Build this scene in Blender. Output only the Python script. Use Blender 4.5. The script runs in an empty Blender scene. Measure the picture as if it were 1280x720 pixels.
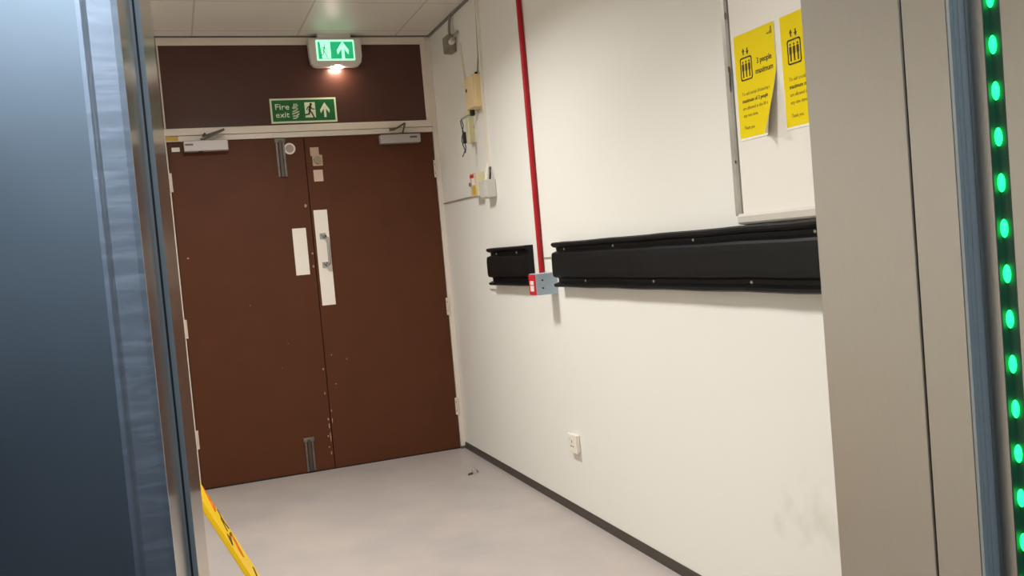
import bpy, bmesh, math, random
from mathutils import Vector, Matrix
random.seed(4)
S = bpy.context.scene
COL = S.collection

# ---------------------------------------------------------------- camera
F_PX, YAW, PITCH, ROLL = 1141.95, 0.350332, -0.0445112, -0.0868036
CAM = Vector((-1.64549, -5.62645, 1.26112))
fw = Vector((math.sin(YAW)*math.cos(PITCH), math.cos(YAW)*math.cos(PITCH), math.sin(PITCH)))
r0 = Vector((math.cos(YAW), -math.sin(YAW), 0)); u0 = r0.cross(fw)
rt = r0*math.cos(ROLL) + u0*math.sin(ROLL); up = u0*math.cos(ROLL) - r0*math.sin(ROLL)
cd = bpy.data.cameras.new('camera'); cam = bpy.data.objects.new('camera', cd); COL.objects.link(cam)
cd.sensor_width = 36; cd.lens = F_PX/1280*36; cd.clip_start = 0.02
cam.matrix_world = Matrix(((rt.x, up.x, -fw.x, CAM.x), (rt.y, up.y, -fw.y, CAM.y), (rt.z, up.z, -fw.z, CAM.z), (0, 0, 0, 1)))
S.camera = cam

# ---------------------------------------------------------------- materials
def lin(c):
    return tuple((x/255/12.92 if x/255 <= .04045 else ((x/255+.055)/1.055)**2.4) for x in c)

def mat(name, rgb, rough=.5, metal=0., spec=.5, bump=0., bscale=40., emit=None, estr=0., vary=0., vscale=3., stretch=None, rvary=0., coat=0., linear=False):
    m = bpy.data.materials.new(name); m.use_nodes = True
    nt = m.node_tree; b = nt.nodes['Principled BSDF']
    c = rgb if linear else lin(rgb)
    b.inputs['Base Color'].default_value = (*c, 1)
    b.inputs['Roughness'].default_value = rough; b.inputs['Metallic'].default_value = metal
    b.inputs['Specular IOR Level'].default_value = spec
    b.inputs['Coat Weight'].default_value = coat
    if emit:
        b.inputs['Emission Color'].default_value = (*emit, 1); b.inputs['Emission Strength'].default_value = estr
    tc = nt.nodes.new('ShaderNodeTexCoord'); mp = nt.nodes.new('ShaderNodeMapping')
    nt.links.new(tc.outputs['Object'], mp.inputs['Vector'])
    if stretch: mp.inputs['Scale'].default_value = stretch
    if bump:
        n = nt.nodes.new('ShaderNodeTexNoise'); n.inputs['Scale'].default_value = bscale; n.inputs['Detail'].default_value = 4
        nt.links.new(mp.outputs[0], n.inputs['Vector'])
        bp = nt.nodes.new('ShaderNodeBump'); bp.inputs['Strength'].default_value = bump; bp.inputs['Distance'].default_value = .002
        nt.links.new(n.outputs[0], bp.inputs['Height']); nt.links.new(bp.outputs[0], b.inputs['Normal'])
    if vary or rvary:
        n = nt.nodes.new('ShaderNodeTexNoise'); n.inputs['Scale'].default_value = vscale; n.inputs['Detail'].default_value = 5
        nt.links.new(mp.outputs[0], n.inputs['Vector'])
        if vary:
            rp = nt.nodes.new('ShaderNodeValToRGB')
            rp.color_ramp.elements[0].position = .3; rp.color_ramp.elements[1].position = .7
            rp.color_ramp.elements[0].color = (*[x*(1-vary) for x in c], 1); rp.color_ramp.elements[1].color = (*[min(1, x*(1+vary)) for x in c], 1)
            nt.links.new(n.outputs[0], rp.inputs[0]); nt.links.new(rp.outputs[0], b.inputs['Base Color'])
        if rvary:
            mr = nt.nodes.new('ShaderNodeMapRange'); mr.inputs['To Min'].default_value = rough-rvary; mr.inputs['To Max'].default_value = rough+rvary
            mr.inputs['From Min'].default_value = .3; mr.inputs['From Max'].default_value = .7
            nt.links.new(n.outputs[0], mr.inputs[0]); nt.links.new(mr.outputs[0], b.inputs['Roughness'])
    return m

M = {}
M['ceil_trim_shade'] = mat('grey ceiling trim and gap shade', (120, 116, 108), .5)
M['skirt'] = mat('dark vinyl skirting', (62, 56, 48), .45, vary=.15, vscale=6)
M['frame'] = mat('off white gloss paint', (224, 212, 198), .35, vary=.03)
M['door'] = mat('brown door paint', (84, 45, 23), .5, spec=.22, vary=.06, vscale=5, bump=.05, bscale=60)
M['transom'] = mat('brown laminate', (76, 44, 34), .36, spec=.45, vary=.04, vscale=4)
M['gap'] = mat('dark gap', (14, 10, 8), .8)
M['plate'] = mat('white push plate', (236, 226, 212), .4)
M['chrome'] = mat('chrome', (190, 190, 190), .2, 1)
M['closer'] = mat('satin silver closer', (178, 170, 166), .42, .35)
M['darkmetal'] = mat('dull dark metal', (92, 84, 76), .4, .8)
M['boltmetal'] = mat('tarnished bolt steel', (118, 112, 104), .42, .75, vary=.25, vscale=18)
M['pale_sticker'] = mat('pale sticker', (206, 178, 160), .6)
M['tan'] = mat('tan plate', (188, 158, 136), .6)
M['knob'] = mat('dull brass knob', (150, 138, 112), .4, .5)
M['badge_grey'] = mat('grey badge', (164, 148, 140), .5)
M['white'] = mat('white plastic', (226, 218, 208), .4)
M['yellow_label'] = mat('yellow label', (196, 160, 44), .5)
M['hinge'] = mat('painted hinge', (222, 208, 192), .4)
M['chip'] = mat('bare chipped paint', (182, 146, 118), .7)
M['sign_green'] = mat('sign green', (12, 104, 50), .4)
M['sign_cream'] = mat('photoluminescent cream', (226, 236, 200), .5)
M['sign_dark'] = mat('dark sign figure', (60, 52, 22), .5)
M['lum_body'] = mat('luminaire white plastic', (222, 212, 204), .4)
M['lum_green'] = mat('backlit green', (20, 150, 90), .4, emit=(.012, .36, .15), estr=1.0)
M['lum_white'] = mat('backlit pale green', (200, 255, 230), .4, emit=(.36, 1., .62), estr=1.0)
M['lum_dark'] = mat('backlit dark figure', (20, 90, 60), .5, emit=(.02, .24, .12), estr=1.0)
M['lum_lens'] = mat('lamp lens', (255, 250, 240), .3, emit=(1., .86, .70), estr=120)
M['cream'] = mat('cream plastic', (226, 200, 152), .45)
M['cream_pale'] = mat('pale cream plastic', (218, 210, 168), .45)
M['black'] = mat('black plastic', (24, 22, 20), .4)
M['trunk'] = mat('white trunking', (228, 222, 206), .45)
M['cable'] = mat('grey cable', (150, 144, 128), .5)
M['greybox'] = mat('grey metal box', (140, 134, 118), .45, .3, vary=.15, vscale=30)
M['jbox'] = mat('white junction box', (196, 192, 184), .5)
M['red'] = mat('red pipe paint', (172, 22, 30), .5, spec=.3, vary=.08, vscale=12)
M['redlabel'] = mat('red label', (196, 30, 44), .45)
M['bluegrey'] = mat('pale blue grey metal', (176, 192, 204), .45, .1)
M['rail'] = mat('black rubber rail', (13, 13, 14), .45, spec=.24, bump=.12, bscale=14, vary=.2, vscale=6)
M['screw'] = mat('screw', (220, 214, 206), .35, .5)
M['socket'] = mat('socket white', (232, 226, 212), .4)
M['board'] = mat('white board', (232, 226, 216), .3)
M['alu'] = mat('worn aluminium', (186, 182, 172), .35, .5, vary=.12, vscale=8, stretch=(4, 4, 1.5))
M['board_rail'] = mat('pale board rail', (206, 200, 190), .4, .15)
M['yellow'] = mat('poster yellow', (232, 206, 0), .7, spec=.2)
M['paper'] = mat('white paper', (240, 234, 218), .6)
M['ink'] = mat('dark poster ink', (62, 40, 6), .6)
M['ink_soft'] = mat('thin poster ink', (150, 122, 16), .6)
M['sign_yellow'] = mat('yellow sign plastic', (240, 196, 6), .4)
M['orange'] = mat('orange print', (214, 110, 18), .5)
M['steel'] = mat('brushed stainless', (184, 179, 172), .32, 1, vary=.012, vscale=2, stretch=(90, 90, 14))
M['steel_left'] = mat('polished stainless', (196, 192, 182), .17, 1, vary=.03, vscale=3, stretch=(60, 60, 1.2), rvary=.02)
M['edge'] = mat('blue grey door edge', (160, 163, 163), .5, .25)
M['shaft'] = mat('shaft dark', (30, 36, 40), .6)
M['car'] = mat('satin blue grey panel', (178, 184, 190), .34, 1, vary=.03, vscale=4, rvary=.03)
M['car_wall'] = mat('lift car lining', (96, 104, 110), .45, .7)
M['car_floor'] = mat('dark lift floor', (46, 46, 48), .5)
M['car_lamp'] = mat('cool car lamp', (255, 255, 255), .4, emit=(.70, .85, 1.), estr=28)
M['lamp'] = mat('ceiling lamp diffuser', (255, 255, 255), .4, emit=(1., .98, .93), estr=6)
M['curtain'] = mat('dark green lens strip', (46, 92, 66), .5)
M['led'] = mat('green led', (0, 255, 90), .4, emit=(.01, .9, .14), estr=4.5)
M['lamp_frame'] = mat('lamp frame white', (220, 220, 216), .5)
M['hole'] = mat('dark hole', (20, 16, 12), .7)

def nodes_of(m): return m.node_tree, m.node_tree.nodes['Principled BSDF']

def wall_material():
    m = mat('magnolia wall paint', (231, 228, 220), .55, spec=.35, bump=.06, bscale=90)
    nt, b = nodes_of(m); N = nt.nodes.new; L = nt.links.new
    g = N('ShaderNodeNewGeometry')
    n1 = N('ShaderNodeTexNoise'); n1.inputs['Scale'].default_value = 9; n1.inputs['Detail'].default_value = 5
    L(g.outputs['Position'], n1.inputs['Vector'])
    tot = None
    for (y, z, ry, rz) in ((-3.40, .45, .10, .16), (-3.31, .35, .045, .05), (-3.43, .33, .06, .07), (-3.52, .42, .09, .14)):
        sub = N('ShaderNodeVectorMath'); sub.operation = 'SUBTRACT'; sub.inputs[1].default_value = (0, y, z); L(g.outputs['Position'], sub.inputs[0])
        sc = N('ShaderNodeVectorMath'); sc.operation = 'MULTIPLY'; sc.inputs[1].default_value = (0, 1/ry, 1/rz); L(sub.outputs[0], sc.inputs[0])
        ln = N('ShaderNodeVectorMath'); ln.operation = 'LENGTH'; L(sc.outputs[0], ln.inputs[0])
        mr = N('ShaderNodeMapRange'); mr.interpolation_type = 'SMOOTHSTEP'
        mr.inputs['From Min'].default_value = 1.1; mr.inputs['From Max'].default_value = .2; L(ln.outputs['Value'], mr.inputs[0])
        if tot is None: tot = mr.outputs[0]
        else:
            mx = N('ShaderNodeMath'); mx.operation = 'MAXIMUM'; L(tot, mx.inputs[0]); L(mr.outputs[0], mx.inputs[1]); tot = mx.outputs[0]
    nr = N('ShaderNodeMapRange'); nr.inputs['From Min'].default_value = .42; nr.inputs['From Max'].default_value = .68; L(n1.outputs[0], nr.inputs[0])
    mu = N('ShaderNodeMath'); mu.operation = 'MULTIPLY'; L(tot, mu.inputs[0]); L(nr.outputs[0], mu.inputs[1])
    m2 = N('ShaderNodeMath'); m2.operation = 'MULTIPLY'; m2.inputs[1].default_value = .26; L(mu.outputs[0], m2.inputs[0])
    mix = N('ShaderNodeMix'); mix.data_type = 'RGBA'; L(m2.outputs[0], mix.inputs['Factor'])
    mix.inputs[6].default_value = (*lin((231, 228, 220)), 1); mix.inputs[7].default_value = (*lin((168, 160, 134)), 1)
    L(mix.outputs[2], b.inputs['Base Color'])
    return m
M['wall'] = wall_material()

def ceiling_material():
    m = mat('white ceiling tiles', (226, 219, 210), .38, spec=.5)
    nt, b = nodes_of(m); N = nt.nodes.new; L = nt.links.new
    g = N('ShaderNodeNewGeometry'); ad = N('ShaderNodeVectorMath'); ad.operation = 'ADD'; ad.inputs[1].default_value = (1.424, .134, 0)
    L(g.outputs['Position'], ad.inputs[0])
    br = N('ShaderNodeTexBrick'); br.offset = 0; br.squash = 1
    br.inputs['Scale'].default_value = 1; br.inputs['Brick Width'].default_value = .6; br.inputs['Row Height'].default_value = .6
    br.inputs['Mortar Size'].default_value = .006; br.inputs['Mortar Smooth'].default_value = .3
    br.inputs['Color1'].default_value = br.inputs['Color2'].default_value = (*lin((224, 216, 206)), 1)
    br.inputs['Mortar'].default_value = (*lin((192, 182, 170)), 1)
    L(ad.outputs[0], br.inputs['Vector']); L(br.outputs['Color'], b.inputs['Base Color'])
    return m
M['ceiling'] = ceiling_material()

def floor_material():
    m = mat('grey vinyl floor', (170, 160, 158), .40, spec=.4)
    nt, b = nodes_of(m); N = nt.nodes.new; L = nt.links.new
    g = N('ShaderNodeNewGeometry')
    n1 = N('ShaderNodeTexNoise'); n1.inputs['Scale'].default_value = 2.2; n1.inputs['Detail'].default_value = 6; n1.inputs['Roughness'].default_value = .6
    n2 = N('ShaderNodeTexNoise'); n2.inputs['Scale'].default_value = 130
    L(g.outputs['Position'], n1.inputs['Vector']); L(g.outputs['Position'], n2.inputs['Vector'])
    rp = N('ShaderNodeValToRGB'); e = rp.color_ramp.elements
    e[0].position = .32; e[0].color = (*lin((166, 157, 153)), 1); e[1].position = .68; e[1].color = (*lin((184, 172, 164)), 1)
    L(n1.outputs[0], rp.inputs[0])
    mix = N('ShaderNodeMix'); mix.data_type = 'RGBA'; mix.blend_type = 'MULTIPLY'; mix.inputs['Factor'].default_value = .12
    L(rp.outputs[0], mix.inputs[6]); L(n2.outputs[0], mix.inputs[7]); L(mix.outputs[2], b.inputs['Base Color'])
    return m
M['floor'] = floor_material()

def scuffed(m, c, axis_scale=(26, 26, 190), amt=.22):
    """light horizontal scratches worn into the surface"""
    nt, b = nodes_of(m); N = nt.nodes.new; L = nt.links.new
    tc = N('ShaderNodeTexCoord'); mp = N('ShaderNodeMapping'); mp.inputs['Scale'].default_value = axis_scale; L(tc.outputs['Object'], mp.inputs[0])
    n = N('ShaderNodeTexNoise'); n.inputs['Scale'].default_value = 1; n.inputs['Detail'].default_value = 6; n.inputs['Roughness'].default_value = .75; L(mp.outputs[0], n.inputs['Vector'])
    mr = N('ShaderNodeMapRange'); mr.inputs['From Min'].default_value = .60; mr.inputs['From Max'].default_value = .78; mr.inputs['To Max'].default_value = amt; L(n.outputs[0], mr.inputs[0])
    mix = N('ShaderNodeMix'); mix.data_type = 'RGBA'; L(mr.outputs[0], mix.inputs['Factor'])
    mix.inputs[6].default_value = (*lin(c), 1); mix.inputs[7].default_value = (*lin((226, 232, 238)), 1); L(mix.outputs[2], b.inputs['Base Color'])
    r2 = N('ShaderNodeMapRange'); r2.inputs['From Min'].default_value = .45; r2.inputs['From Max'].default_value = .75
    r2.inputs['To Min'].default_value = .38; r2.inputs['To Max'].default_value = .50; L(n.outputs[0], r2.inputs[0]); L(r2.outputs[0], b.inputs['Roughness'])
M['car_edge'] = mat('scuffed blue grey edge', (205, 208, 216), .4, 1)
scuffed(M['car_edge'], (205, 208, 216))

# ---------------------------------------------------------------- geometry helpers (all in world metres)
def quadbox(bm, x0, x1, y0, y1, z0, z1, bev=0., seg=2):
    t = bmesh.new(); bmesh.ops.create_cube(t, size=1)
    for v in t.verts:
        v.co = Vector(((x0+x1)/2+v.co.x*(x1-x0), (y0+y1)/2+v.co.y*(y1-y0), (z0+z1)/2+v.co.z*(z1-z0)))
    if bev: bmesh.ops.bevel(t, geom=t.edges[:], offset=bev, segments=seg, affect='EDGES', profile=.5)
    join(bm, t)
def join(bm, t):
    me = bpy.data.meshes.new('tmp'); t.to_mesh(me); t.free(); bm.from_mesh(me); bpy.data.meshes.remove(me)
def prism(bm, pts, f0, f1):
    """closed outline pts (2-D) swept from f0(p) to f1(p); f maps 2-D to world"""
    a = [bm.verts.new(f0(p)) for p in pts]; b = [bm.verts.new(f1(p)) for p in pts]; n = len(pts)
    bm.faces.new(a); bm.faces.new(b[::-1])
    for i in range(n): bm.faces.new((a[i], b[i], b[(i+1) % n], a[(i+1) % n]))
def on_door(d0, d1):   # 2-D (x, z) on the door wall; d = distance in front of it
    return (lambda p: Vector((p[0], -d0, p[1]))), (lambda p: Vector((p[0], -d1, p[1])))
def on_wall(d0, d1):   # 2-D (y, z) on the right wall
    return (lambda p: Vector((-d0, p[0], p[1]))), (lambda p: Vector((-d1, p[0], p[1])))
def plan(z0, z1):      # 2-D (x, y)
    return (lambda p: Vector((p[0], p[1], z0))), (lambda p: Vector((p[0], p[1], z1)))
def rounded(cx, cy, w, h, r, n=6):
    out = []
    for sx, sy, a0 in ((1, 1, 0), (-1, 1, 90), (-1, -1, 180), (1, -1, 270)):
        for i in range(n+1):
            a = math.radians(a0+90*i/n); out.append((cx+sx*(w/2-r)+r*math.cos(a), cy+sy*(h/2-r)+r*math.sin(a)))
    return out
def circle(cx, cy, r, n=24, ry=None): return [(cx+r*math.cos(2*math.pi*i/n), cy+(ry or r)*math.sin(2*math.pi*i/n)) for i in range(n)]
def stroke(bm, pts, w, fs, caps=True):
    for i in range(len(pts)-1):
        (ax, ay), (bx, by) = pts[i], pts[i+1]; l = math.hypot(bx-ax, by-ay); nx, ny = -(by-ay)/l*w/2, (bx-ax)/l*w/2
        prism(bm, [(ax+nx, ay+ny), (bx+nx, by+ny), (bx-nx, by-ny), (ax-nx, ay-ny)], *fs)
    if caps:
        for p in pts: prism(bm, circle(p[0], p[1], w/2, 10), *fs)
def tube(bm, pts, r, n=12):
    pts = [Vector(p) for p in pts]; rings = []
    for i, p in enumerate(pts):
        d = (pts[min(i+1, len(pts)-1)]-pts[max(i-1, 0)]).normalized()
        a = d.cross(Vector((0, 0, 1)) if abs(d.z) < .9 else Vector((0, 1, 0))).normalized(); b = d.cross(a)
        rings.append([bm.verts.new(p+r*(math.cos(2*math.pi*k/n)*a+math.sin(2*math.pi*k/n)*b)) for k in range(n)])
    for i in range(len(rings)-1):
        for k in range(n): bm.faces.new((rings[i][k], rings[i][(k+1) % n], rings[i+1][(k+1) % n], rings[i+1][k]))
    bm.faces.new(rings[0][::-1]); bm.faces.new(rings[-1])
def dome(bm, c, rx, ry, rz, seg=16):
    t = bmesh.new(); bmesh.ops.create_uvsphere(t, u_segments=seg, v_segments=max(6, seg//2), radius=1)
    for v in t.verts: v.co = Vector((c[0]+v.co.x*rx, c[1]+v.co.y*ry, c[2]+v.co.z*rz))
    join(bm, t)
def text(bm, body, u0, v0, width, height, fs, bold=0., align='L'):
    """lettering laid out in 2-D starting at (u0, v0) with given cap height; width rescales the line"""
    cu = bpy.data.curves.new('txt', 'FONT'); cu.body = body; cu.size = 1; cu.offset = bold; cu.resolution_u = 3
    ob = bpy.data.objects.new('txt', cu); COL.objects.link(ob)
    dg = bpy.context.evaluated_depsgraph_get(); me = bpy.data.meshes.new_from_object(ob.evaluated_get(dg))
    bpy.data.objects.remove(ob); bpy.data.curves.remove(cu)
    xs = [v.co.x for v in me.vertices]; x0, x1 = min(xs), max(xs); sx = width/(x1-x0) if width else height/.7; sy = height/.7
    t = bmesh.new(); t.from_mesh(me); bpy.data.meshes.remove(me)
    ext = bmesh.ops.extrude_face_region(t, geom=t.faces[:]); top = set(g for g in ext['geom'] if isinstance(g, bmesh.types.BMVert))
    sgn = fs[2] if len(fs) > 2 else 1
    for v in t.verts:
        p = (u0+sgn*(v.co.x-x0)*sx, v0+v.co.y*sy); v.co = (fs[1] if v in top else fs[0])(p)
    join(bm, t)

ORIG = {}
def thing(name, label, cat, loc, group=None, kind=None):
    o = bpy.data.objects.new(name, None); COL.objects.link(o); o.location = loc; o.empty_display_size = .05
    ORIG[o] = Vector(loc); tag(o, label, cat, group, kind); return o
def tag(o, label=None, cat=None, group=None, kind=None):
    if label: o['label'] = label
    if cat: o['category'] = cat
    if group: o['group'] = group
    if kind: o['kind'] = kind
    return o
def obj(name, bm, m, parent=None, label=None, cat=None, group=None, kind=None, smooth=False):
    bmesh.ops.recalc_face_normals(bm, faces=bm.faces[:])
    if parent is None:
        lo = [min(v.co[i] for v in bm.verts) for i in range(3)]; hi = [max(v.co[i] for v in bm.verts) for i in range(3)]
        org = Vector(((lo[0]+hi[0])/2, (lo[1]+hi[1])/2, lo[2]))
    else: org = ORIG[parent]
    for v in bm.verts: v.co -= org
    me = bpy.data.meshes.new(name); bm.to_mesh(me); bm.free(); me.materials.append(M[m])
    if smooth:
        for p in me.polygons: p.use_smooth = True
        try: me.set_sharp_from_angle(angle=math.radians(35))
        except Exception: pass
    o = bpy.data.objects.new(name, me); COL.objects.link(o)
    if parent is None: o.location = org
    else: o.parent = parent
    ORIG[o] = org; tag(o, label, cat, group, kind); return o
def B(*boxes, bev=0., seg=2):
    bm = bmesh.new()
    for b in boxes: quadbox(bm, *b, bev=bev, seg=seg)
    return bm
def P(outlines, fs):
    bm = bmesh.new()
    for o in outlines: prism(bm, o, fs[0], fs[1])
    return bm

# ================================================================ SETTING
CEIL = 2.636; LEFT = -2.45; JY = -4.505
def struct(name, bm, m, label, cat, parent=None): return obj(name, bm, m, parent, label, cat, None, 'structure')
struct('floor', B((LEFT-.1, .1, JY, .1, -.1, 0)), 'floor', 'grey speckled vinyl corridor floor', 'floor')
struct('ceiling', B((LEFT-.1, .1, JY, .1, CEIL, CEIL+.1)), 'ceiling', 'white tiled ceiling of the corridor', 'ceiling')
struct('wall_right', B((0, .12, JY-.2, .12, 0, CEIL)), 'wall', 'cream painted wall on the right with scuffs near the lift', 'wall')
struct('wall_left', B((LEFT-.12, LEFT, JY, .12, 0, CEIL)), 'wall', 'cream painted wall on the left behind the lift jamb', 'wall')
struct('wall_back', B((LEFT, -1.71, 0, .12, 0, CEIL), (-1.71, 0, .06, .12, 0, CEIL)), 'wall', 'cream painted wall around the brown double door', 'wall')
struct('wall_front', B((LEFT, -1.80, JY-.19, JY, 0, CEIL), (-.60, 0, JY-.19, JY, 0, CEIL), (-1.80, -.60, JY-.19, JY, 2.2, CEIL)), 'wall', 'cream wall around the lift entrance', 'wall')
# skirting along the right wall
sk = bmesh.new(); prism(sk, [(0, 0), (-.008, 0), (-.007, .034), (-.003, .040), (0, .040)], lambda p: Vector((p[0], -.012, p[1])), lambda p: Vector((p[0], JY, p[1])))
struct('baseboard_right', sk, 'skirt', 'dark vinyl skirting strip along the foot of the right wall', 'skirting')
# grey angle along right wall; strip over the frame paints a shadow gap
struct('trim_1', B((-.016, 0, JY, -.018, CEIL-.010, CEIL)), 'ceil_trim_shade', 'thin grey trim between ceiling and right wall', 'trim')
struct('gap_shade_strip', B((LEFT, 0, -.018, 0, CEIL-.006, CEIL)), 'ceil_trim_shade', 'thin grey strip painted in for the shadow gap above the white door frame', 'trim')

# ---- door frame (head, transom rail, stiles, stops) with brown overpanel
fr = struct('trim_3', B((-1.71, -1.622, -.012, .06, 0, CEIL-.008), (-.034, -.0005, -.012, .06, 0, CEIL-.008),
                        (-1.635, -1.615, -.012, .06, 2.107, CEIL-.05), (-.066, -.034, -.012, .06, 2.107, CEIL-.05),
                        (-1.635, -.034, -.012, .06, CEIL-.052, CEIL-.008), bev=.002), 'frame', 'off white painted frame around the brown double door', 'door frame')
obj('transom_rail', B((-1.635, -.034, -.018, .06, 2.066, 2.107), bev=.003), 'frame', fr)
obj('door_stop', B((-1.635, -.034, -.010, .06, 2.033, 2.064), bev=.002), 'frame', fr)
obj('overpanel', B((-1.615, -.066, 0, .03, 2.107, CEIL-.05)), 'transom', fr)
obj('warning_sticker', P([rounded(-1.590, 2.050, .07, .024, .003)], on_door(.009, .0125)), 'yellow_label', fr, 'faded yellow sticker')
obj('frame_foot', B((-.034, -.001, -.014, .0, 0, .016)), 'boltmetal', fr)

# ---- brown leaves
def leaf(name, x0, x1, label):
    return struct(name, B((x0, x1, 0, .044, .008, 2.03), bev=.0015), 'door', label, 'door')
DL = leaf('door_1', -1.6185, -.8445, 'left brown fire door leaf with short white push plate')
DR = leaf('door_2', -.8405, -.037, 'right brown fire door leaf with long white plate and pull handle')
# push plates
pl_ = obj('push_plate', B((-.963, -.881, -.003, .001, 1.203, 1.486), bev=.001), 'plate', DL)
pr = obj('finger_plate', B((-.826, -.744, -.003, .001, 1.006, 1.588), bev=.001), 'plate', DR)
h = bmesh.new()
tube(h, [(-.775, -.006, 1.425), (-.775, -.046, 1.425), (-.765, -.056, 1.415), (-.765, -.058, 1.34), (-.765, -.056, 1.262), (-.775, -.046, 1.252), (-.775, -.006, 1.252)], .0085, 14)
ph = obj('pull_handle', h, 'chrome', DR, smooth=True)
obj('handle_base', P([rounded(-.785, 1.428, .036, .034, .004), rounded(-.785, 1.252, .036, .034, .004)], on_door(.002, .008)), 'chrome', ph)
obj('screw', P([circle(-.792, 1.433, .0035, 10), circle(-.779, 1.423, .0035, 10), circle(-.792, 1.257, .0035, 10), circle(-.779, 1.247, .0035, 10)], on_door(.008, .009)), 'black', ph)
# round badge
bd = obj('round_badge', P([circle(-.931, 1.966, .034, 32)], on_door(-.001, .004)), 'white', DL)
obj('badge_disc', P([circle(-.931, 1.966, .024, 28)], on_door(.004, .005)), 'badge_grey', bd)
# flush bolts with two side channels
def bolt(parent, xa, za, xb, zb, name):
    bm = bmesh.new()
    for dx in (-.02, .02):
        stroke(bm, [(xa+dx, za), (xb+dx, zb)], .012, on_door(-.001, .008), caps=False)
    o = obj(name, bm, 'boltmetal', parent)
    bm = bmesh.new(); stroke(bm, [(xa, za), (xb, zb)], .018, on_door(-.001, .015), caps=False)
    obj('bolt_rod', bm, 'darkmetal', o)
    bm = bmesh.new(); quadbox(bm, xa-.031, xa+.031, -.012, .001, za-.014 if za > zb else za-.02, za+.012 if za > zb else za+.0, bev=.002)
    obj('bolt_keeper', bm, 'boltmetal', o)
bolt(DL, -.985, 2.018, -.985, 1.80, 'top_bolt')
bolt(DL, -.985, .205, -.985, .012, 'foot_bolt')
# stickers and knob on the right leaf
obj('tan_plate', P([rounded(-.785, 1.942, .052, .052, .002)], on_door(-.001, .003)), 'tan', DR)
lk = obj('lock_plate', P([rounded(-.772, 1.888, .060, .066, .004)], on_door(-.001, .006)), 'tan', DR)
kb = bmesh.new(); prism(kb, circle(-.772, 1.890, .023, 24), *on_door(.006, .022)); obj('lock_knob', kb, 'knob', lk)
obj('pale_sticker', P([rounded(-.775, 1.796, .056, .070, .002)], on_door(-.001, .002)), 'pale_sticker', DR)
# paint chips
def chips(parent, spots, name='paint_chip'):
    bm = bmesh.new()
    for (x, z, w, hh) in spots:
        k = random.randint(5, 7); pts = [(x+w*random.uniform(.6, 1.1)*math.cos(2*math.pi*i/k), z+hh*random.uniform(.6, 1.1)*math.sin(2*math.pi*i/k)) for i in range(k)]
        prism(bm, pts, *on_door(-.001, .0006))
    obj(name, bm, 'chip', parent, 'bare chips in the brown paint')
chips(DL, [(-.869, 1.62, .011, .014), (-.855, 1.328, .006, .008), (-.857, 1.25, .007, .009), (-1.568, 1.359, .007, .006), (-.858, .62, .005, .007), (-.862, .47, .004, .012), (-.856, .31, .006, .008),
           (-.854, .27, .004, .02), (-.852, .20, .004, .05), (-.865, .207, .006, .008), (-.866, .14, .006, .006), (-.856, .10, .004, .012), (-1.05, .80, .003, .002), (-1.25, 1.05, .003, .002), (-1.1, .66, .003, .002)])
chips(DR, [(-.80, .70, .004, .005), (-.71, .665, .003, .006), (-.79, .52, .004, .005), (-.832, .36, .004, .01), (-.833, .30, .003, .02)])
# hinges
def hinges(parent, x, zs, dx):
    for z in zs:
        bm = B((x-.010, x+.010, -.006, .002, z-.055, z+.055), bev=.0015)
        o = obj('hinge', bm, 'hinge', parent)
        kn = bmesh.new()
        for k in range(5): tube(kn, [(x+dx, -.014, z-.055+k*.022+.001), (x+dx, -.014, z-.055+k*.022+.020)], .0065, 10)
        obj('hinge_knuckle', kn, 'hinge', o, smooth=True)
        sc = P([circle(x-.003, z+.028, .0035, 8), circle(x-.003, z-.028, .0035, 8)], on_door(.006, .0068)); obj('screw', sc, 'hole', o)
hinges(DR, -.036, (1.80, .92, .275), .003)
hinges(DL, -1.6200, (1.80, .95, .30), -.003)
# overhead closers
def closer(parent, x0, x1, z0, z1, arm, emblem):
    c = obj('door_closer', B((x0, x1, -.058, .001, z0, z1), bev=.004), 'closer', parent)
    obj('closer_mark', P([rounded(emblem, z0+(z1-z0)*.62, .045, .010, .002)], on_door(.058, .0588)), 'darkmetal', c)
    bm = bmesh.new()
    for a, b, w in arm:
        a = Vector(a); b = Vector(b); d = (b-a).normalized(); n = Vector((-d.z, 0, d.x))*w/2 if abs(d.x)+abs(d.z) > .01 else Vector((w/2, 0, 0))
        t = Vector((0, -.004, 0)).lerp(Vector((0, 0, 0)), 0)
        vs = [bm.verts.new(p) for p in (a+n+t, b+n+t, b-n+t, a-n+t, a+n-t, b+n-t, b-n-t, a-n-t)]
        for f in ((0, 1, 2, 3), (7, 6, 5, 4), (0, 4, 5, 1), (1, 5, 6, 2), (2, 6, 7, 3), (3, 7, 4, 0)): bm.faces.new([vs[i] for i in f])
    obj('closer_arm', bm, 'darkmetal', c)
    bm = bmesh.new(); tube(bm, [(arm[0][0][0], -.03, z1-.002), (arm[0][0][0], -.03, z1+.012)], .010, 14); obj('closer_spindle', bm, 'darkmetal', c)
    return c
closer(DL, -1.530, -1.285, 1.968, 2.030, [((-1.425, -.045, 2.032), (-1.30, -.085, 2.084), .014), ((-1.30, -.078, 2.086), (-1.42, -.040, 2.052), .010), ((-1.420, -.038, 2.052), (-1.405, -.019, 2.075), .014)], -1.50)
bm = bmesh.new(); dome(bm, (-1.44, -.03, 1.966), .014, .014, .008); obj('closer_valve', bm, 'black', DL)
closer(DR, -.383, -.130, 1.966, 2.020, [((-.238, -.045, 2.030), (-.228, -.085, 2.083), .012), ((-.228, -.078, 2.083), (-.285, -.06, 2.052), .012), ((-.285, -.05, 2.053), (-.315, -.024, 2.052), .020)], -.175)
obj('door_tag', B((-1.597, -1.552, -.010, .001, 1.975, 2.000), bev=.002), 'white', DL)
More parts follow.
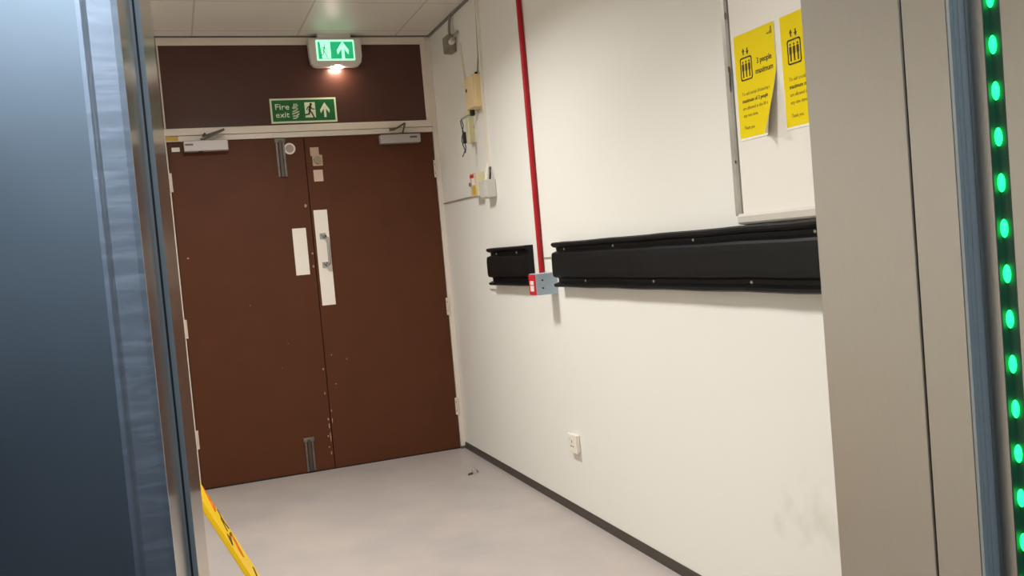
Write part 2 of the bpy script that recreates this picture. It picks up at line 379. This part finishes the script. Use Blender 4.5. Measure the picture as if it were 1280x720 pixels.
# threshold line
struct('trim_4', B((-1.635, -.034, .002, .044, 0, .008)), 'gap', 'dark threshold gap under the brown doors', 'threshold')

# ================================================================ FIRE EXIT SIGN (plate)
sx0, sx1, sz0, sz1 = -1.022, -.628, 2.118, 2.266
sg = thing('fire_exit_sign', 'green plate sign reading Fire exit with running man and arrow on brown overpanel', 'sign', (-.825, -.001, sz0))
obj('border', B((sx0, sx1, -.005, -.0005, sz0, sz1), bev=.001), 'sign_cream', sg)
obj('green_panel', B((sx0+.011, sx1-.011, -.0058, -.004, sz0+.011, sz1-.011)), 'sign_green', sg)
fs = on_door(.0057, .0065)
def su(t): return sx0+t*(sx1-sx0)
def sv(t): return sz0+t*(sz1-sz0)
bm = bmesh.new(); text(bm, 'Fire', su(.075), sv(.55), .082, .034, fs, .008); obj('lettering', bm, 'sign_cream', sg)
bm = bmesh.new(); text(bm, 'exit', su(.075), sv(.235), .080, .033, fs, .008); obj('lettering', bm, 'sign_cream', sg)
bm = bmesh.new()
for pts in ([(.335, .60), (.352, .66), (.362, .76)], [(.355, .58), (.378, .66), (.395, .76)], [(.385, .60), (.40, .66), (.41, .70)], [(.335, .46), (.38, .50), (.405, .57)],
            [(.33, .37), (.37, .40), (.42, .46)], [(.335, .27), (.38, .29), (.42, .36)], [(.335, .18), (.37, .19), (.40, .26)]):
    stroke(bm, [(su(a), sv(b)) for a, b in pts], .0085, fs)
obj('flames_symbol', bm, 'sign_cream', sg)
obj('doorway_symbol', P([[(su(.515), sv(.20)), (su(.675), sv(.20)), (su(.675), sv(.82)), (su(.515), sv(.82))]], on_door(.0057, .0063)), 'sign_cream', sg)
def running_man(U, V, fs, k):
    bm = bmesh.new(); c = lambda pts: [(U(a), V(b)) for a, b in pts]
    prism(bm, circle(U(.66), V(.90), .085*k, 16), *fs)
    stroke(bm, c([(.60, .78), (.50, .50)]), .15*k, fs)
    stroke(bm, c([(.60, .76), (.38, .72), (.26, .56)]), .065*k, fs)
    stroke(bm, c([(.62, .74), (.74, .60), (.94, .58)]), .065*k, fs)
    stroke(bm, c([(.50, .48), (.44, .26), (.10, .22)]), .09*k, fs)
    stroke(bm, c([(.52, .48), (.72, .30), (.86, .04)]), .09*k, fs)
    return bm
obj('running_figure', running_man(lambda a: su(.50+.17*a), lambda b: sv(.18+.62*b), on_door(.0063, .0070), .09), 'sign_dark', sg)
def arrow(U, V, fs):
    bm = bmesh.new(); c = lambda pts: [(U(a), V(b)) for a, b in pts]
    prism(bm, c([(.38, 0), (.62, 0), (.62, .66), (.38, .66)]), *fs)
    prism(bm, c([(.5, 1), (.0, .50), (.06, .26), (.5, .70)]), *fs)
    prism(bm, c([(.5, 1), (.5, .70), (.94, .26), (1, .50)]), *fs)
    return bm
obj('arrow_symbol', arrow(lambda a: su(.745+.15*a), lambda b: sv(.20+.60*b), fs), 'sign_cream', sg)

# ================================================================ LIT EXIT LUMINAIRE
ex = thing('exit_light', 'lit green emergency exit box with running man and up arrow under the ceiling', 'exit light', (-.612, -.04, 2.44))
XC = -.612
body_out = [(-.152, .170), (-.160, .150), (-.157, .06), (-.150, .022), (-.134, .005), (-.115, 0), (.115, 0), (.134, .005), (.150, .022), (.157, .06), (.160, .150), (.152, .170)]
bm = bmesh.new(); prism(bm, [(XC+a, 2.440+b) for a, b in body_out], *on_door(.014, .075))
bmesh.ops.bevel(bm, geom=[e for e in bm.edges if abs(e.verts[0].co.y+.075) < 1e-4 and abs(e.verts[1].co.y+.075) < 1e-4], offset=.008, segments=3, affect='EDGES')
obj('body', bm, 'lum_body', ex)
obj('mounting_block', B((XC-.10, XC+.10, -.06, -.0185, 2.60, 2.6358)), 'lum_body', ex)
fx0, fx1, fz0, fz1 = -.728, -.498, 2.473, 2.597
obj('lit_border', P([rounded((fx0+fx1)/2, (fz0+fz1)/2, fx1-fx0, fz1-fz0, .008)], on_door(.07, .0765)), 'lum_white', ex)
obj('lit_panel', B((fx0+.011, fx1-.009, -.0775, -.07, fz0+.010, fz1-.012)), 'lum_green', ex)
fe = on_door(.0770, .0783)
eu = lambda t: fx0+t*(fx1-fx0); ev = lambda t: fz0+t*(fz1-fz0)
obj('doorway_symbol', P([[(eu(.14), ev(.10)), (eu(.37), ev(.10)), (eu(.37), ev(.92)), (eu(.10), ev(.92))]], fe), 'lum_white', ex)
obj('running_figure', running_man(lambda a: eu(.08+.22*a), lambda b: ev(.10+.72*b), on_door(.078, .0787), .045), 'lum_dark', ex)
obj('arrow_symbol', arrow(lambda a: eu(.53+.32*a), lambda b: ev(.06+.86*b), fe), 'lum_white', ex)
bm = bmesh.new(); dome(bm, (XC+.004, -.046, 2.441), .040, .024, .011, 20); obj('downlight_lens', bm, 'lum_lens', ex, 'glowing white lens', smooth=True)

# ================================================================ THINGS ON THE RIGHT WALL
# small grey box high in the corner, with spout and conduit
jb = thing('junction_box', 'small grey metal box with white spout high in the far corner', 'junction box', (0, -.50, 2.42))
obj('box', B((-.050, -.0005, -.545, -.455, 2.415, 2.515), bev=.006), 'greybox', jb)
obj('box_lid', B((-.056, -.048, -.541, -.459, 2.420, 2.510), bev=.003), 'greybox', jb)
bm = bmesh.new(); tube(bm, [(-.030, -.543, 2.468), (-.030, -.560, 2.466), (-.030, -.578, 2.472)], .017, 16); obj('spout', bm, 'white', jb, 'white spout', smooth=True)
bm = bmesh.new(); tube(bm, [(-.030, -.578, 2.472), (-.020, -.60, 2.50), (-.006, -.615, 2.515)], .007, 8); obj('cable_tail', bm, 'cable', jb, smooth=True)
bm = bmesh.new(); tube(bm, [(-.028, -.515, 2.51), (-.026, -.516, 2.56), (-.016, -.518, 2.628)], .008, 12); obj('conduit', bm, 'greybox', jb, smooth=True)
# conduits / cables
def run(name, pts, w, d, m, label, cat):
    bm = bmesh.new(); stroke(bm, pts, w, on_wall(-.001, d), caps=False); return obj(name, bm, m, None, label, cat)
run('trunking_stub', [(-.628, 2.44), (-.672, 2.207)], .014, .012, 'trunk', 'short pale conduit rising from the left top of cream box', 'conduit')
bm = bmesh.new(); tube(bm, [(-.012, -.905, 2.215), (-.006, -.925, 2.30), (-.006, -.955, 2.55), (-.006, -.958, 2.625)], .0045, 8)
obj('cable', bm, 'cable', None, 'thin grey cable dropping from ceiling to cream box', 'cable', smooth=True)
run('cable_trunking', [(-.985, 2.62), (-.955, 2.18), (-.94, 1.70)], .022, .014, 'trunk', 'white vertical trunking running past the cream box to the switch', 'trunking')
# cream relay box
cb = thing('relay_box', 'cream plastic box with dark keyhole on wall beside the doors', 'box', (0, -.87, 2.03))
obj('case', B((-.050, -.0005, -.945, -.800, 2.030, 2.205), bev=.005), 'cream', cb)
obj('lid', B((-.058, -.049, -.942, -.803, 2.033, 2.202), bev=.003), 'cream', cb)
bm = bmesh.new(); prism(bm, circle(-.83, 2.135, .010, 14), *on_wall(.057, .0595)); obj('keyhole', bm, 'hole', cb)
bm = bmesh.new(); tube(bm, [(-.02, -.905, 2.205), (-.02, -.905, 2.222)], .008, 10); obj('cable_gland', bm, 'black', cb)
# plug & arm with dangling lead
bm = bmesh.new(); quadbox(bm, -.046, -.022, -.84, -.815, 1.998, 2.031, bev=.004); pg = obj('black_connector', bm, 'black', cb)
bm = bmesh.new(); tube(bm, [(-.04, -.822, 2.008), (-.07, -.81, 1.996), (-.092, -.80, 1.985)], .006, 10); obj('bracket_arm', bm, 'chrome', pg, smooth=True)
bm = bmesh.new()
tube(bm, [(-.092, -.80, 1.985), (-.098, -.80, 1.975), (-.094, -.80, 1.94), (-.086, -.80, 1.915), (-.097, -.80, 1.89), (-.10, -.80, 1.865), (-.094, -.80, 1.84), (-.086, -.80, 1.815), (-.098, -.80, 1.79), (-.104, -.80, 1.780)], .0028, 8)
tube(bm, [(-.092, -.80, 1.985), (-.084, -.80, 1.95), (-.092, -.80, 1.92), (-.084, -.80, 1.88), (-.080, -.80, 1.83), (-.086, -.80, 1.80)], .0028, 8)
obj('hanging_lead', bm, 'black', pg, smooth=True)
bm = bmesh.new(); quadbox(bm, -.092, -.074, -.81, -.79, 1.852, 1.915, bev=.003); obj('inline_block', bm, 'black', pg)
# pale slim box
obj('cover_box', B((-.036, .001, -.742, -.692, 1.862, 2.046), bev=.004), 'cream_pale', None, 'slim pale cream cover box just below the keyhole box', 'box')
# key switch / call point
cp = thing('key_switch', 'cream door release key switch with red strip and yellow label', 'key switch', (0, -.79, 1.555))
obj('case', B((-.050, -.0005, -.845, -.742, 1.556, 1.690), bev=.004), 'cream_pale', cp)
obj('faceplate', B((-.056, -.049, -.843, -.744, 1.558, 1.688), bev=.003), 'pale_sticker', cp)
obj('red_strip', P([rounded(-.783, 1.671, .066, .018, .002)], on_wall(.055, .0572)), 'redlabel', cp, 'red strip')
obj('white_label', P([rounded(-.805, 1.640, .045, .036, .003)], on_wall(.055, .0568)), 'white', cp)
obj('yellow_label', P([rounded(-.805, 1.592, .056, .050, .003)], on_wall(.055, .0570)), 'yellow_label', cp)
bm = bmesh.new(); tube(bm, [(-.055, -.762, 1.628), (-.066, -.762, 1.628)], .011, 16); obj('key_barrel', bm, 'chrome', cp)
# white junction box with three cables entering
jx = thing('switch_box', 'white surface box at the foot of the trunking right of key switch', 'switch', (0, -.98, 1.535))
obj('case', B((-.058, -.0005, -1.018, -.925, 1.535, 1.632), bev=.005), 'jbox', jx)
obj('faceplate', B((-.064, -.057, -1.015, -.928, 1.538, 1.629), bev=.003), 'jbox', jx)
bm = bmesh.new()
for i, y in enumerate((-.942, -.962)): tube(bm, [(-.030, y, 1.63), (-.022, y+.006, 1.67), (-.010, -.940-.004*i, 1.72)], .007, 8)
obj('feed_cable', bm, 'trunk', jx, smooth=True)
bm = bmesh.new(); tube(bm, [(-.026, -.995, 1.63), (-.018, -.990, 1.66), (-.008, -.972, 1.70)], .005, 8); obj('dark_cable', bm, 'black', jx, 'dark cable', smooth=True)
bm = bmesh.new(); tube(bm, [(-.005, -.02, 1.574), (-.005, -.40, 1.572), (-.008, -.742, 1.568)], .004, 8)
obj('cable', bm, 'cable', None, 'thin horizontal cable from door frame to key switch', 'cable', smooth=True)
# red pipe
bm = bmesh.new(); tube(bm, [(-.014, -1.590, CEIL-.001), (-.014, -1.590, 1.10), (-.014, -1.594, 1.085), (-.014, -1.605, 1.079), (-.014, -1.662, 1.079)], .0125, 16)
pp = obj('red_pipe', bm, 'red', None, 'red painted vertical pipe down the cream wall', 'pipe', smooth=True)
# blue grey box
bx = thing('isolator_box', 'pale blue grey box with red label at the foot of red pipe', 'electrical box', (0, -1.70, 1.03))
obj('case', B((-.108, .001, -1.742, -1.662, 1.030, 1.130), bev=.003), 'bluegrey', bx)
obj('red_front', B((-.112, -.107, -1.741, -1.663, 1.032, 1.128), bev=.0015), 'redlabel', bx, 'red front plate')
obj('white_label', P([rounded(-1.702, 1.062, .042, .026, .002), rounded(-1.702, 1.088, .042, .018, .002)], on_wall(.1115, .1128)), 'white', bx)
for z in (1.062, 1.098):
    bm = bmesh.new(); tube(bm, [(-.075, -1.742, z), (-.075, -1.7445, z)], .004, 10); obj('screw', bm, 'black', bx)
# small pencil lines / clips
obj('wall_clip', B((-.006, -.0005, -1.69, -1.605, 1.196, 1.200)), 'cable', None, 'thin grey clip on wall at the left end of long rail', 'clip')
obj('wall_clip', B((-.006, -.0005, -.865, -.775, 1.035, 1.039)), 'cable', None, 'thin grey clip on wall under the short black rail', 'clip')
# bumper rails
prof = [(0, 1.2650), (-.040, 1.2650), (-.047, 1.2600), (-.047, 1.2520), (-.038, 1.2440), (-.024, 1.2400), (-.022, 1.2260), (-.034, 1.2220), (-.045, 1.2180), (-.048, 1.2100),
        (-.050, 1.190), (-.050, 1.130), (-.048, 1.1150), (-.043, 1.1090), (-.026, 1.1050), (-.022, 1.1000), (-.022, 1.0860), (-.036, 1.0820), (-.047, 1.0780), (-.047, 1.0690), (-.040, 1.0640), (0, 1.0640)]
def rail(ya, yb, label, scr_top, scr_bot, wob):
    t = thing('bumper_rail', label, 'wall rail', (0, (ya+yb)/2, 1.064), 'black wall bumper rails')
    bm = bmesh.new(); n = max(2, int(abs(yb-ya)/.12)); rings = []
    for i in range(n+1):
        y = ya+(yb-ya)*i/n; dz = wob*math.sin(i*1.7)*.0012; dx = wob*math.sin(i*2.3+1)*.001
        rings.append([bm.verts.new((min(-.0005, x-dx if x < -.02 else x), y, z+(dz if x < -.02 else 0))) for x, z in prof])
    for i in range(n):
        for k in range(len(prof)): bm.faces.new((rings[i][k], rings[i][(k+1) % len(prof)], rings[i+1][(k+1) % len(prof)], rings[i+1][k]))
    bm.faces.new(rings[0]); bm.faces.new(rings[-1][::-1])
    obj('profile', bm, 'rail', t)
    for y, z in [(y, 1.233) for y in scr_top]+[(y, 1.093) for y in scr_bot]:
        bm = bmesh.new(); dome(bm, (-.0225, y, z), .004, .006, .006, 10); obj('screw', bm, 'screw', t, 'silver screw head', smooth=True)
rail(-.895, -1.472, 'short black rubber bumper rail near the double door', [-1.30, -.99], [], .5)
rail(-1.812, -4.25, 'long black rubber bumper rail running towards the lift', [-1.90, -2.382, -2.977, -3.596], [-2.099, -2.687, -3.289], 1)
# power socket
so = thing('power_socket', 'white wall socket low on the cream wall', 'socket', (0, -1.80, .30))
obj('back_box', B((-.016, -.0005, -1.846, -1.764, .303, .383), bev=.003), 'socket', so)
obj('faceplate', B((-.024, -.015, -1.850, -1.760, .299, .387), bev=.004), 'socket', so)
bm = bmesh.new(); quadbox(bm, -.0265, -.023, -1.790, -1.775, .356, .374, bev=.001); obj('rocker_switch', bm, 'white', so)
obj('pin_slot', P([rounded(-1.805, .352, .006, .012, .001), rounded(-1.816, .330, .012, .005, .001), rounded(-1.794, .330, .012, .005, .001)], on_wall(.0235, .0243)), 'hole', so)
# white board
wb = thing('whiteboard', 'white wall board with worn metal edge above the long black rail', 'board', (0, -3.85, 1.275))
obj('panel', B((-.014, -.0005, -4.44, -3.262, 1.30, 2.45)), 'board', wb)
bm = bmesh.new(); prism(bm, [(0, 0), (-.022, .002), (-.026, .008), (-.026, .026), (-.020, .034), (0, .034)], lambda p: Vector((p[0]-.0005, -3.248, 1.2675+p[1])), lambda p: Vector((p[0]-.0005, -4.44, 1.2675+p[1])))
obj('bottom_rail', bm, 'board_rail', wb)
bm = bmesh.new(); prism(bm, [(0, 0), (-.014, .0), (-.020, -.004), (-.020, -.022), (-.014, -.028), (-.006, -.028), (-.006, -.034), (0, -.034)], lambda p: Vector((p[0]-.0005, -3.226+p[1], 1.296)), lambda p: Vector((p[0]-.0005, -3.226+p[1], 2.45)))
obj('side_strip', bm, 'alu', wb, 'worn aluminium strip')
for (y, z, w, hh) in ((-3.252, 1.90, .004, .012), (-3.253, 1.72, .003, .03), (-3.250, 1.74, .003, .01), (-3.252, 1.69, .003, .02), (-3.25, 1.46, .004, .005)):
    bm = bmesh.new(); prism(bm, circle(y, z, w, 9, hh), *on_wall(.0202, .0211)); obj('stain', bm, 'darkmetal', wb)
# posters
def poster(y0, label, curl):
    W, z1, z0, d = .197, 1.828, 1.518, .0148
    t = thing('lift_poster', label, 'poster', (-d, y0-W/2, z0), 'yellow posters on the white board')
    def lift(u, v):   # curl of the lower right corner, metres off the board
        a = max(0, (u/W-.62)/.38); b = max(0, 1-(v-z0)/(z1-z0)/.62); return d+.0006+curl*(a**1.6)*(b**1.3)
    bm = bmesh.new(); nu, nv = 14, 18; front = []; back = []
    for j in range(nv+1):
        for i in range(nu+1):
            u = W*i/nu; v = z0+(z1-z0)*j/nv; x = lift(u, v)
            sh = .10*curl*max(0, (u/W-.62)/.38)**2*max(0, 1-(v-z0)/(z1-z0)/.62)
            front.append(bm.verts.new((-x, y0-u+sh*3, v+sh))); back.append(bm.verts.new((-x+.0005, y0-u+sh*3, v+sh)))
    k = lambda i, j: j*(nu+1)+i
    for j in range(nv):
        for i in range(nu):
            bm.faces.new((front[k(i, j)], front[k(i+1, j)], front[k(i+1, j+1)], front[k(i, j+1)])); bm.faces.new((back[k(i, j)], back[k(i, j+1)], back[k(i+1, j+1)], back[k(i+1, j)]))
    ring = [k(i, 0) for i in range(nu+1)]+[k(nu, j) for j in range(1, nv+1)]+[k(i, nv) for i in range(nu-1, -1, -1)]+[k(0, j) for j in range(nv-1, 0, -1)]
    for a, b in zip(ring, ring[1:]+ring[:1]): bm.faces.new((front[a], back[a], back[b], front[b]))
    sheet = obj('sheet', bm, 'paper', t)
    # yellow printed area: same surface a hair in front
    bm = bmesh.new(); vs = []; m_ = .003
    for j in range(nv+1):
        for i in range(nu+1):
            u = m_*.5+(W-m_)*i/nu; v = z0+.007+(z1-z0-.007)*j/nv; sh = .10*curl*max(0, (u/W-.62)/.38)**2*max(0, 1-(v-z0)/(z1-z0)/.62)
            vs.append(bm.verts.new((-lift(u, v)-.0004, y0-u+sh*3, v+sh)))
    for j in range(nv):
        for i in range(nu): bm.faces.new((vs[k(i, j)], vs[k(i+1, j)], vs[k(i+1, j+1)], vs[k(i, j+1)]))
    obj('yellow_print', bm, 'yellow', t)
    f = lambda o: (lambda p: Vector((-lift(p[0], p[1])-o, y0-p[0], p[1])))
    fs = (f(.0002), f(.0010)); fi = (f(.0002), f(.0012))
    # lift symbol
    bm = bmesh.new(); ic = (.029, .083, 1.693, 1.757)
    outer = rounded((ic[0]+ic[1])/2, (ic[2]+ic[3])/2, ic[1]-ic[0], ic[3]-ic[2], .006)
    for i in range(len(outer)):
        a, b = outer[i], outer[(i+1) % len(outer)]
        if math.hypot(a[0]-b[0], a[1]-b[1]) > 1e-5: stroke(bm, [a, b], .0042, fs)
    obj('lift_symbol', bm, 'ink', t)
    bm = bmesh.new()
    for q in range(3):
        cx = .0405+.0155*q
        prism(bm, circle(cx, 1.745, .0033, 12), *fs)
        prism(bm, [(cx-.0052, 1.738), (cx-.0040, 1.740), (cx+.0040, 1.740), (cx+.0052, 1.738), (cx+.0052, 1.722), (cx+.0030, 1.718), (cx+.0026, 1.700), (cx-.0026, 1.700), (cx-.0030, 1.718), (cx-.0052, 1.722)], *fs)
    obj('people_symbol', bm, 'ink', t)
    bm = bmesh.new()
    for cx, s in ((.046, 1), (.066, -1)):
        zc = 1.775
        prism(bm, [(cx-.0068, zc), (cx, zc+.011*s), (cx+.0068, zc)], *fs); prism(bm, [(cx-.0024, zc), (cx+.0024, zc), (cx+.0024, zc-.009*s), (cx-.0024, zc-.009*s)], *fs)
    obj('arrow_symbol', bm, 'ink', t)
    for a in (('3 people', .108, 1.729, .070, .016, fs, .012), ('maximum', .100, 1.700, .082, .016, fs, .012), ('maximum of 3 people', .026, 1.627, .128, .011, fs, .010)):
        bm = bmesh.new(); text(bm, *a); obj('bold_lettering', bm, 'ink', t)
    for a in (('To aid social distancing a', .026, 1.648, .140, .010, fs), ('are allowed in the lift at', .026, 1.606, .128, .010, fs), ('any one time.', .026, 1.585, .072, .010, fs), ('Thank you.', .026, 1.549, .052, .010, fs)):
        bm = bmesh.new(); text(bm, *a); obj('small_lettering', bm, 'ink_soft', t)
    bm = bmesh.new(); prism(bm, [(.162, 1.798), (.172, 1.798), (.172, 1.803), (.162, 1.803)], *fs); prism(bm, [(.174, 1.798), (.186, 1.798), (.186, 1.818), (.180, 1.818), (.178, 1.806), (.174, 1.804)], *fs)
    obj('corner_mark', bm, 'ink_soft', t)
poster(-3.277, 'yellow three people maximum poster with curled corner beside metal strip', .045)
poster(-3.499, 'second yellow poster partly hidden by the right steel lift jamb', .0)

# ================================================================ FLOOR THINGS
cl = thing('metal_clip', 'small bent metal scrap lying on the floor near the doors', 'scrap', (-.165, -.70, 0))
bm = bmesh.new(); pts = [(-.165+.016*math.cos(a), -.70, .005+.022*math.sin(a)) for a in [math.pi*i/10 for i in range(11)]]
tube(bm, pts, .005, 8); obj('loop', bm, 'chrome', cl, smooth=True)
bm = bmesh.new(); tube(bm, [(-.181, -.70, .006), (-.196, -.710, .0055), (-.208, -.714, .0055)], .0055, 8); obj('tail', bm, 'darkmetal', cl, smooth=True)
# folding yellow floor sign
sy0, sy1 = -2.83, -2.57; ax, az = -1.666, .66; SL = .465
fsn = thing('floor_sign', 'yellow folding caution sign standing on floor behind the left jamb', 'floor sign', (ax, (sy0+sy1)/2, 0))
def leg(s, name):
    foot = ax+s*SL*az; n = Vector((s*1., 0, SL)).normalized()*.007
    bm = bmesh.new(); a0, a1 = Vector((ax+s*.004, 0, az)), Vector((foot, 0, .004))
    vs = []
    for p, off in ((a0, 0), (a1, 0)):
        for y in (sy0, sy1):
            for sg_ in (0, -1): vs.append(bm.verts.new((p.x+n.x*2*sg_, y, max(0.0005, p.z+n.z*2*sg_))))
    for f in ((0, 2, 6, 4), (1, 5, 7, 3), (0, 4, 5, 1), (2, 3, 7, 6), (0, 1, 3, 2), (4, 6, 7, 5)): bm.faces.new([vs[i] for i in f])
    bmesh.ops.recalc_face_normals(bm, faces=bm.faces[:]); bmesh.ops.bevel(bm, geom=bm.edges[:], offset=.002, segments=2, affect='EDGES')
    return obj(name, bm, 'sign_yellow', fsn)
p1 = leg(1, 'front_panel'); leg(-1, 'rear_panel')
bm = bmesh.new(); tube(bm, [(ax, sy0, az), (ax, sy1, az)], .010, 12); obj('hinge_bar', bm, 'sign_yellow', fsn, smooth=True)
def on_panel(o): return lambda p: Vector((ax+SL*(az-p[1])+.004+o*.91, p[0], p[1]+o*.42))
fp = (on_panel(-.001), on_panel(.0012))
def mark(name, m, pts, w, label=None):
    bm = bmesh.new(); stroke(bm, pts, w, fp); obj(name, bm, m, p1, label)
mark('orange_mark', 'orange', [(-2.60, .585), (-2.67, .535), (-2.60, .53), (-2.60, .585)], .016, 'orange printed triangle')
mark('orange_mark', 'orange', [(-2.66, .43), (-2.70, .40)], .04, 'orange printed patch')
for pts in ([(-2.59, .51), (-2.63, .485), (-2.61, .455)], [(-2.65, .495), (-2.69, .47)], [(-2.72, .455), (-2.79, .452), (-2.75, .47)], [(-2.63, .44), (-2.68, .45)], [(-2.64, .32), (-2.72, .30)], [(-2.62, .28), (-2.74, .25)]):
    mark('black_mark', 'ink', pts, .010)

# ================================================================ LIFT: landing entrance
OX0, OX1 = -1.642, -.745          # clear opening
# right jamb: landing architrave, landing door edge
struct('trim_5', B((-.745, -.598, -4.694, -4.503, 0, 2.2), bev=.0015), 'steel', 'brushed steel landing jamb on the right of the lift entrance', 'lift jamb')
d3 = struct('door_3', B((-.745, -.60, -4.768, -4.697, 0, 2.2), bev=.0012), 'steel', 'brushed steel edge of the right landing lift door', 'lift door')
obj('edge_return', B((-.7445, -.700, -4.7725, -4.7675, 0, 2.2)), 'edge', d3, 'blue grey return lip')
obj('edge_bead', B((-.7395, -.7375, -4.7745, -4.772, 0, 2.2), (-.7325, -.7305, -4.7745, -4.772, 0, 2.2)), 'edge', d3)
# left jamb (slightly splayed)
def splay(name, a, b, back, m, label, cat, parent=None, lab=None):
    bm = bmesh.new(); prism(bm, [a, b, (back, b[1]), (back, a[1])], *plan(0, 2.2))
    if parent: return obj(name, bm, m, parent, lab)
    return struct(name, bm, m, label, cat)
splay('trim_6', (-1.642, -4.505), (-1.6520, -4.765), -1.80, 'steel_left', 'polished steel landing jamb on the left of the lift entrance', 'lift jamb')
# landing head and car
CH = 2.3
struct('trim_7', B((-1.80, -.598, -4.694, -4.503, 2.2, 2.215)), 'steel', 'steel head lining above the lift entrance', 'lift head')
struct('trim_8', B((-1.80, -.60, -4.97, -4.505, -.1, 0)), 'darkmetal', 'metal door sill of the lift', 'sill')
struct('trim_9', B((-1.6562, -1.6520, -4.7675, -4.7652, 0, 2.2)), 'edge', 'narrow grey lip in the left gap between landing and car doors', 'lift trim')
struct('trim_10', B((-1.80, -1.6562, -4.772, -4.7652, 0, 2.2)), 'shaft', 'dark gap between left landing and car doors', 'gap')
# left car door leaf edge and scuffed edge, dark front return
d4 = splay('door_4', (-1.6598, -4.778), (-1.6643, -4.964), -1.80, 'steel_left', 'steel edge of the left lift car door', 'lift door')
obj('edge_bead', B((-1.6598, -1.6580, -4.7775, -4.772, 0, 2.2)), 'edge', d4)
wl = struct('wall_lift_left', B((-2.25, -1.6855, -4.978, -4.955, 0, CH)), 'car', 'dark satin blue grey front panel inside the lift on the left', 'lift panel')
bm = bmesh.new()
prism(bm, [(-1.6643, -4.964), (-1.6643, -4.9744), (-1.6680, -4.9752), (-1.6825, -4.9771), (-1.6840, -4.9776), (-1.6850, -4.9784), (-1.6862, -4.9788), (-1.6890, -4.9785), (-1.6890, -4.964)], *plan(0, 2.2))
obj('scuffed_edge', bm, 'car_edge', wl, 'lighter scuffed blue grey edge strip')
# right car door edge with light curtain
d5 = struct('door_5', B((-.722, -.62, -4.7995, -4.774, 0, 2.2), (-.722, -.62, -4.964, -4.823, 0, 2.2), (-.712, -.62, -4.823, -4.7995, 0, 2.2), bev=.0008), 'steel', 'brushed steel edge of the right lift car door', 'lift door')
lc = thing('light_curtain', 'dark strip of glowing green lights set in the right lift door edge', 'light curtain', (-.715, -4.811, .25))
obj('lens_channel', B((-.7128, -.7115, -4.8228, -4.7998, .2, 2.15), (-.7218, -.7128, -4.8005, -4.7998, .2, 2.15), (-.7218, -.7128, -4.8228, -4.8220, .2, 2.15)), 'curtain', lc)
zled = 1.4505-.0545*22
k = 0
while zled < 2.1:
    bm = bmesh.new(); dome(bm, (-.7152, -4.8050, zled), .0038, .0046, .0112, 16)
    obj('led', bm, 'led', lc, 'glowing green light' if k == 0 else None, smooth=True); k += 1; zled += .0545
# car box
struct('wall_lift_right', B((-.722, -.30, -5.00, -4.966, 0, CH), (-.30, -.27, -6.5, -4.966, 0, CH)), 'steel', 'steel front and side panel of the lift on the right', 'lift panel')
struct('wall_lift_side', B((-2.28, -2.25, -6.5, -4.972, 0, CH)), 'car_wall', 'grey lining of the left side of the lift', 'lift panel')
struct('wall_lift_rear', B((-2.28, -.27, -6.53, -6.5, 0, CH)), 'car_wall', 'grey rear lining of the lift', 'lift panel')
struct('floor_lift', B((-2.28, -.27, -6.53, -4.97, -.1, 0)), 'car_floor', 'dark floor of the lift', 'floor')
struct('ceiling_lift', B((-2.28, -.27, -6.53, -4.97, CH, CH+.05), (-1.80, -.60, -4.97, -4.694, 2.2, 2.25)), 'car_wall', 'ceiling of the lift', 'ceiling')
# lamps
def lamp(name, label, x, y, z, w, l, m, group):
    t = thing(name, label, 'ceiling light', (x, y, z-.03), group)
    fr_ = B((x-w/2-.02, x+w/2+.02, y-l/2-.02, y-l/2, z-.028, z-.0005), (x-w/2-.02, x+w/2+.02, y+l/2, y+l/2+.02, z-.028, z-.0005), (x-w/2-.02, x-w/2, y-l/2, y+l/2, z-.028, z-.0005), (x+w/2, x+w/2+.02, y-l/2, y+l/2, z-.028, z-.0005))
    obj('frame', fr_, 'lamp_frame', t); obj('diffuser', B((x-w/2, x+w/2, y-l/2, y+l/2, z-.022, z-.002)), m, t)
lamp('ceiling_light', 'square white ceiling light halfway along the corridor', -1.30, -1.75, CEIL, .36, .36, 'lamp', 'corridor ceiling lights')
lamp('ceiling_light', 'square white ceiling light just outside the lift', -1.25, -3.70, CEIL, .36, .36, 'lamp', 'corridor ceiling lights')
def area(x, y, z, size, power, col, spread):
    l = bpy.data.lights.new('ceiling_lamp', 'AREA'); l.shape = 'SQUARE'; l.size = size; l.energy = power; l.color = col; l.spread = math.radians(spread)
    o = bpy.data.objects.new('ceiling_lamp', l); COL.objects.link(o); o.location = (x, y, z)
area(-1.30, -1.75, CEIL-.026, .32, 38, (1, 1, .975), 150)
area(-1.25, -3.70, CEIL-.026, .32, 22, (1, 1, .975), 126)
lamp('lift_light', 'cool white light panel in the lift ceiling', -1.75, -6.0, CH, .6, .6, 'car_lamp', None)

# ---------------------------------------------------------------- world and view
w = bpy.data.worlds.new('world'); S.world = w; w.use_nodes = True
w.node_tree.nodes['Background'].inputs[0].default_value = (.02, .02, .02, 1); w.node_tree.nodes['Background'].inputs[1].default_value = .2
S.view_settings.view_transform = 'Standard'; S.view_settings.look = 'None'; S.view_settings.gamma = 1; S.view_settings.use_curve_mapping = False
S.view_settings.exposure = 0
